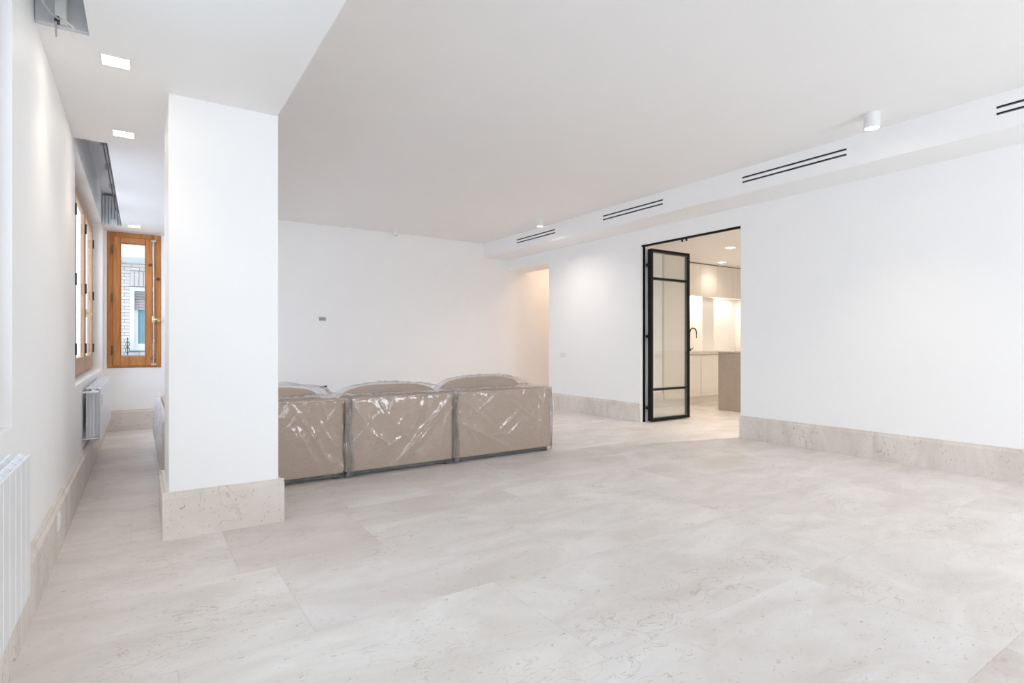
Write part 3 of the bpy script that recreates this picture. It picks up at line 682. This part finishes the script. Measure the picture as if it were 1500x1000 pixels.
# ------------------------------------------------------------------ sofa modules
YS = 4.515; ZT = .645
GS = 'beige linen sofa modules wrapped in plastic'
def rbox(name, a, b, mat, parent, bev=.02, puff=0):
    bm = bmesh.new(); add_box(bm, a, b, bev, 4)
    return auto_smooth(obj(name, bm, mat, parent), 50)
def pillow(name, c, sx, sy, sz, tilt, mat, label, group):
    bm = bmesh.new(); bmesh.ops.create_uvsphere(bm, u_segments=48, v_segments=28, radius=1)
    for v in bm.verts:
        x, y, z = v.co
        f = lambda t, e: math.copysign(abs(t)**e, t)
        # superellipse outline in XZ, soft thickness in Y
        r = math.hypot(x, z) or 1e-6; th = math.atan2(z, x)
        k = (abs(math.cos(th))**2.7+abs(math.sin(th))**2.7)**(-1/2.7)
        edge = max(0, 1-r**3)
        px, pz = x*k, z*k
        py = f(y, .8)
        n = noise.noise(Vector((x*2.2, y*2, z*2.2))+Vector(c))*.03
        v.co = (px*sx*(1+n), py*sy*(1+n*2), pz*sz*(1+n))
    bmesh.ops.rotate(bm, cent=(0, 0, 0), matrix=Matrix.Rotation(tilt, 3, 'X'), verts=bm.verts[:])
    bmesh.ops.translate(bm, verts=bm.verts[:], vec=c)
    o = obj(name, bm, mat, smooth=True)
    return tag(o, label, 'cushion', group)
def module(x0, x1, y1, label, arm=None):
    t = thing('sofa_module', label, 'sofa', ((x0+x1)/2, (YS+y1)/2, 0), GS)
    bk = rbox('backrest', (x0, YS, .042), (x1, YS+.18, ZT), linen, t, .018)
    # welt seam round the back panel
    bm = bmesh.new(); m = .012
    add_tube(bm, [(x0+m, YS-.001, .06), (x0+m, YS-.001, ZT-m), (x1-m, YS-.001, ZT-m), (x1-m, YS-.001, .06)], .0035, 6); obj('piping', bm, linen, bk)
    rbox('seat_base', (x0+.004, YS+.18, .045), (x1-.004, y1, .24), linen, t, .015)
    rbox('seat_cushion', (x0+.01, YS+.19, .24), (x1-.01, y1, .42), linen, t, .04)
    if arm == 'left': rbox('armrest', (x0, YS+.18, .042), (x0+.16, y1, .55), linen, t, .02)
    if arm == 'right': rbox('armrest', (x1-.16, YS+.18, .042), (x1, y1, ZT-.05), linen, t, .02)
    box('base_frame', (x0+.03, YS+.03, .018), (x1-.03, y1-.03, .044), black_plastic, t)
    for fx in (x0+.05, x1-.05):
        for fy in (YS+.045, y1-.06):
            bm = bmesh.new(); add_box(bm, (fx-.022, fy-.022, 0), (fx+.022, fy+.022, .05), .003); obj('foot', bm, black_plastic, t)
    return t
MX = [.17, 1.372, 2.374, 3.50]
m1 = module(MX[0], MX[1], 6.95, 'long beige sofa module half hidden behind the white column', 'left')
m2 = module(MX[1]+.010, MX[2]-.004, 5.45, 'middle beige linen sofa module seen from behind between two seams')
m3 = module(MX[2]+.008, MX[3], 5.45, 'right-hand beige linen sofa module with its free end toward the doorway', 'right')
GC = 'beige back cushions under the plastic'
pillow('back_cushion', (.94, YS+.335, .58), .34, .10, .155, -.15, linen, 'beige back cushion nearest the white column, under wrinkled plastic', GC)
pillow('back_cushion', (1.90, YS+.335, .578), .48, .10, .152, -.15, linen, 'beige back cushion rising above the middle sofa module', GC)
pillow('back_cushion', (2.88, YS+.34, .594), .48, .105, .17, -.15, linen, 'tallest beige back cushion, on the right-hand sofa module', GC)

# --- plastic covers
def seg_d(p, a, b):
    ax, ay = a; bx_, by_ = b; dx, dy = bx_-ax, by_-ay
    t = ((p[0]-ax)*dx+(p[1]-ay)*dy)/(dx*dx+dy*dy); tc = max(0, min(1, t))
    return math.hypot(p[0]-ax-dx*tc, p[1]-ay-dy*tc), tc
def cover(x0, x1, hump, seed, label, ridges, open_right=False, left_open=False):
    """film: up the back panel, over the top, over the cushion and down on the seat"""
    rnd = random.Random(seed)
    root = thing('plastic_cover', label, 'plastic cover', ((x0+x1)/2, YS, .02), 'clear plastic covers on the sofa')
    Wd = x1-x0
    R = list(ridges)
    for _ in range(20):
        a = (rnd.uniform(0, Wd), rnd.uniform(0, .62)); an = rnd.choice([-1, 1])*rnd.uniform(.5, 1.45); l = rnd.uniform(.08, .4)
        R.append((a, (a[0]+l*math.cos(an), a[1]+l*math.sin(an)), rnd.uniform(.003, .010), rnd.uniform(.007, .018)))
    nu, hc, hw, hh = 150, hump[0], hump[1], hump[2]
    path = [(-.012, .022), (-.012, ZT-.02), (-.006, ZT+.006), (.03, ZT+.012), (.19, ZT+.014)]
    bm = bmesh.new(); cols = []
    for i in range(nu+1):
        u = i/nu; x = x0+u*Wd; xe = min(u, 1-u)*Wd
        hz = hh*math.sqrt(max(0, 1-((x-hc)/hw)**2))**.8 if abs(x-hc) < hw else 0
        pth = path+[(.27, ZT+.012+hz*.85), (.33, ZT+.012+hz), (.42, ZT+.01+hz*.75), (.50, ZT-.06), (.56, .44), (.80, .435), (.92, .43), (.955, .38), (.955, .05)]
        col_ = []; s = 0
        for k in range(len(pth)-1):
            (ya, za), (yb_, zb) = pth[k], pth[k+1]; L = math.hypot(yb_-ya, zb-za); n = max(2, int(L/.012)) if k < 9 else 10
            n = [52, 3, 4, 10, 8, 5, 7, 10, 10, 12, 6, 4, 14][k]
            nx, nz = -(zb-za)/L, (yb_-ya)/L
            for q in range(n+(k == len(pth)-2)):
                t = q/n; y = ya+(yb_-ya)*t; z = za+(zb-za)*t; sv = s+L*t
                d = 0
                if sv < 1.6:
                    for a, b, A, wd in R:
                        if abs(x-x0-(a[0]+b[0])/2) > abs(a[0]-b[0])/2+wd*3 or abs(sv-(a[1]+b[1])/2) > abs(a[1]-b[1])/2+wd*3: continue
                        dd, tc = seg_d((x-x0, sv), a, b)
                        if dd < wd*3: d += A*math.exp(-(dd/wd)**1.4)*math.sin(PI*(.12+.76*tc))
                p = Vector((x*3.1, sv*2.6, seed))
                d += .014*(noise.noise(p)+.45)+.006*abs(noise.noise(p*3.3))+.0025*abs(noise.noise(p*9))
                if sv > .62: d += .016*abs(noise.noise(p*5+Vector((3, 1, 2))))+.010*abs(noise.noise(Vector((x*16, sv*7, seed))))
                # gathered film near the seams
                g = math.exp(-(xe/.05)**2)
                if not (open_right and u > .5): d += g*(.022*abs(noise.noise(Vector((x*45, sv*8, seed))))-.004)
                yy = YS+y+nx*d if k else YS+y-d
                zz = z+nz*d
                if k == 0 and z < .09: yy += (.09-z)*.10*(noise.noise(Vector((x*14, 0, seed))))
                zz = max(zz, .006)
                col_.append(bm.verts.new((x+.006*noise.noise(Vector((sv*12, x*4, seed))), yy, zz)))
            s += L
        cols.append(col_)
    for A, B in zip(cols, cols[1:]):
        for k in range(len(A)-1): bm.faces.new((A[k], B[k], B[k+1], A[k+1]))
    obj('film_sheet', bm, film, root, smooth=True)
    return root
def gather(root, xc, seed, w0=.05, tall=ZT+.02, y0=YS-.016):
    """a bunched vertical fold of film hanging down a seam"""
    bm = bmesh.new(); cols = []; nu, nv = 34, 70
    for i in range(nu+1):
        u = i/nu-.5; c = []
        for j in range(nv+1):
            v = j/nv; z = .012+v*(tall-.012)
            wd = w0*(.35+1.1*abs(noise.noise(Vector((v*4.5, seed, 0))))+.35*math.exp(-((v-.45)/.3)**2))
            fold = .020*math.sin(u*30+3*noise.noise(Vector((v*4, seed, 1))))*(1-abs(u))+.008*noise.noise(Vector((u*16, v*13, seed)))
            x = xc+u*wd*2+.02*noise.noise(Vector((v*2.5, seed, 5)))
            c.append(bm.verts.new((x, y0-.010+fold*.8, z)))
        cols.append(c)
    for A, B in zip(cols, cols[1:]):
        for k in range(nv): bm.faces.new((A[k], B[k], B[k+1], A[k+1]))
    obj('gathered_fold', bm, film_fold, root, smooth=True)
def side_drape(root, xf, sgn, ya, yb, tall, seed, bulge=.07):
    """film hanging free down a side (X = const plane), bulging outward"""
    bm = bmesh.new(); cols = []; nu, nv = 70, 50
    for i in range(nu+1):
        u = i/nu; y = ya+u*(yb-ya); c = []
        for j in range(nv+1):
            v = j/nv; z = .015+v*(tall-.015)
            out = .010+bulge*math.sin(PI*min(1, v*1.02))**.6*(.95+.5*noise.noise(Vector((u*3.1, v*2.2, seed))))
            out += .016*abs(noise.noise(Vector((u*17, v*5, seed))))+.006*noise.noise(Vector((u*30, v*22, seed)))
            out *= min(1, .15+u*9)
            c.append(bm.verts.new((xf+sgn*max(out, .004), y, z)))
        cols.append(c)
    for A, B in zip(cols, cols[1:]):
        for k in range(nv): bm.faces.new((A[k], B[k], B[k+1], A[k+1]))
    obj('side_drape', bm, film_dense, root, smooth=True)
c1 = cover(MX[0]-.004, MX[1]-.001, (.93, .42, .10), 11.3, 'clear plastic cover on the sofa end beside the column',
    [((.80, .60), (1.10, .10), .012, .016), ((.84, .40), (1.02, .03), .010, .014), ((1.02, .62), (1.10, .34), .010, .010), ((.98, .5), (1.15, .2), .008, .012)])
c2 = cover(MX[1]+.007, MX[2]-.007, (1.91, .48, .088), 4.7, 'clear plastic cover on the middle sofa module, creased diagonally',
    [((.92, .55), (.40, .02), .016, .020), ((.86, .42), (.52, .10), .010, .014), ((.05, .60), (.20, .35), .010, .010), ((.10, .62), (.12, .2), .008, .010), ((.28, .16), (.50, .28), .010, .012), ((.95, .60), (.84, .05), .008, .012), ((.2, .35), (.42, .18), .01, .02)])
c3 = cover(MX[2]+.009, MX[3]+.004, (2.90, .50, .122), 8.1, 'clear plastic cover on the right-hand sofa module, hanging loose at its free end',
    [((.06, .58), (.48, .24), .013, .014), ((.02, .36), (.62, .05), .013, .016), ((.48, .24), (.72, .42), .012, .014), ((1.0, .60), (.95, .05), .012, .014), ((.05, .45), (.30, .02), .010, .012), ((.98, .35), (1.04, .60), .01, .012), ((.4, .2), (.62, .2), .01, .02)], open_right=True)
gather(c2, MX[1]+.035, 3.3, .042); gather(c3, MX[2]+.022, 6.2, .03)
side_drape(c3, MX[3]+.006, 1, YS-.008, 5.45, ZT+.01, 2.2, .10)
side_drape(c1, MX[0]-.006, -1, YS-.008, 6.98, .57, 5.2, .05)
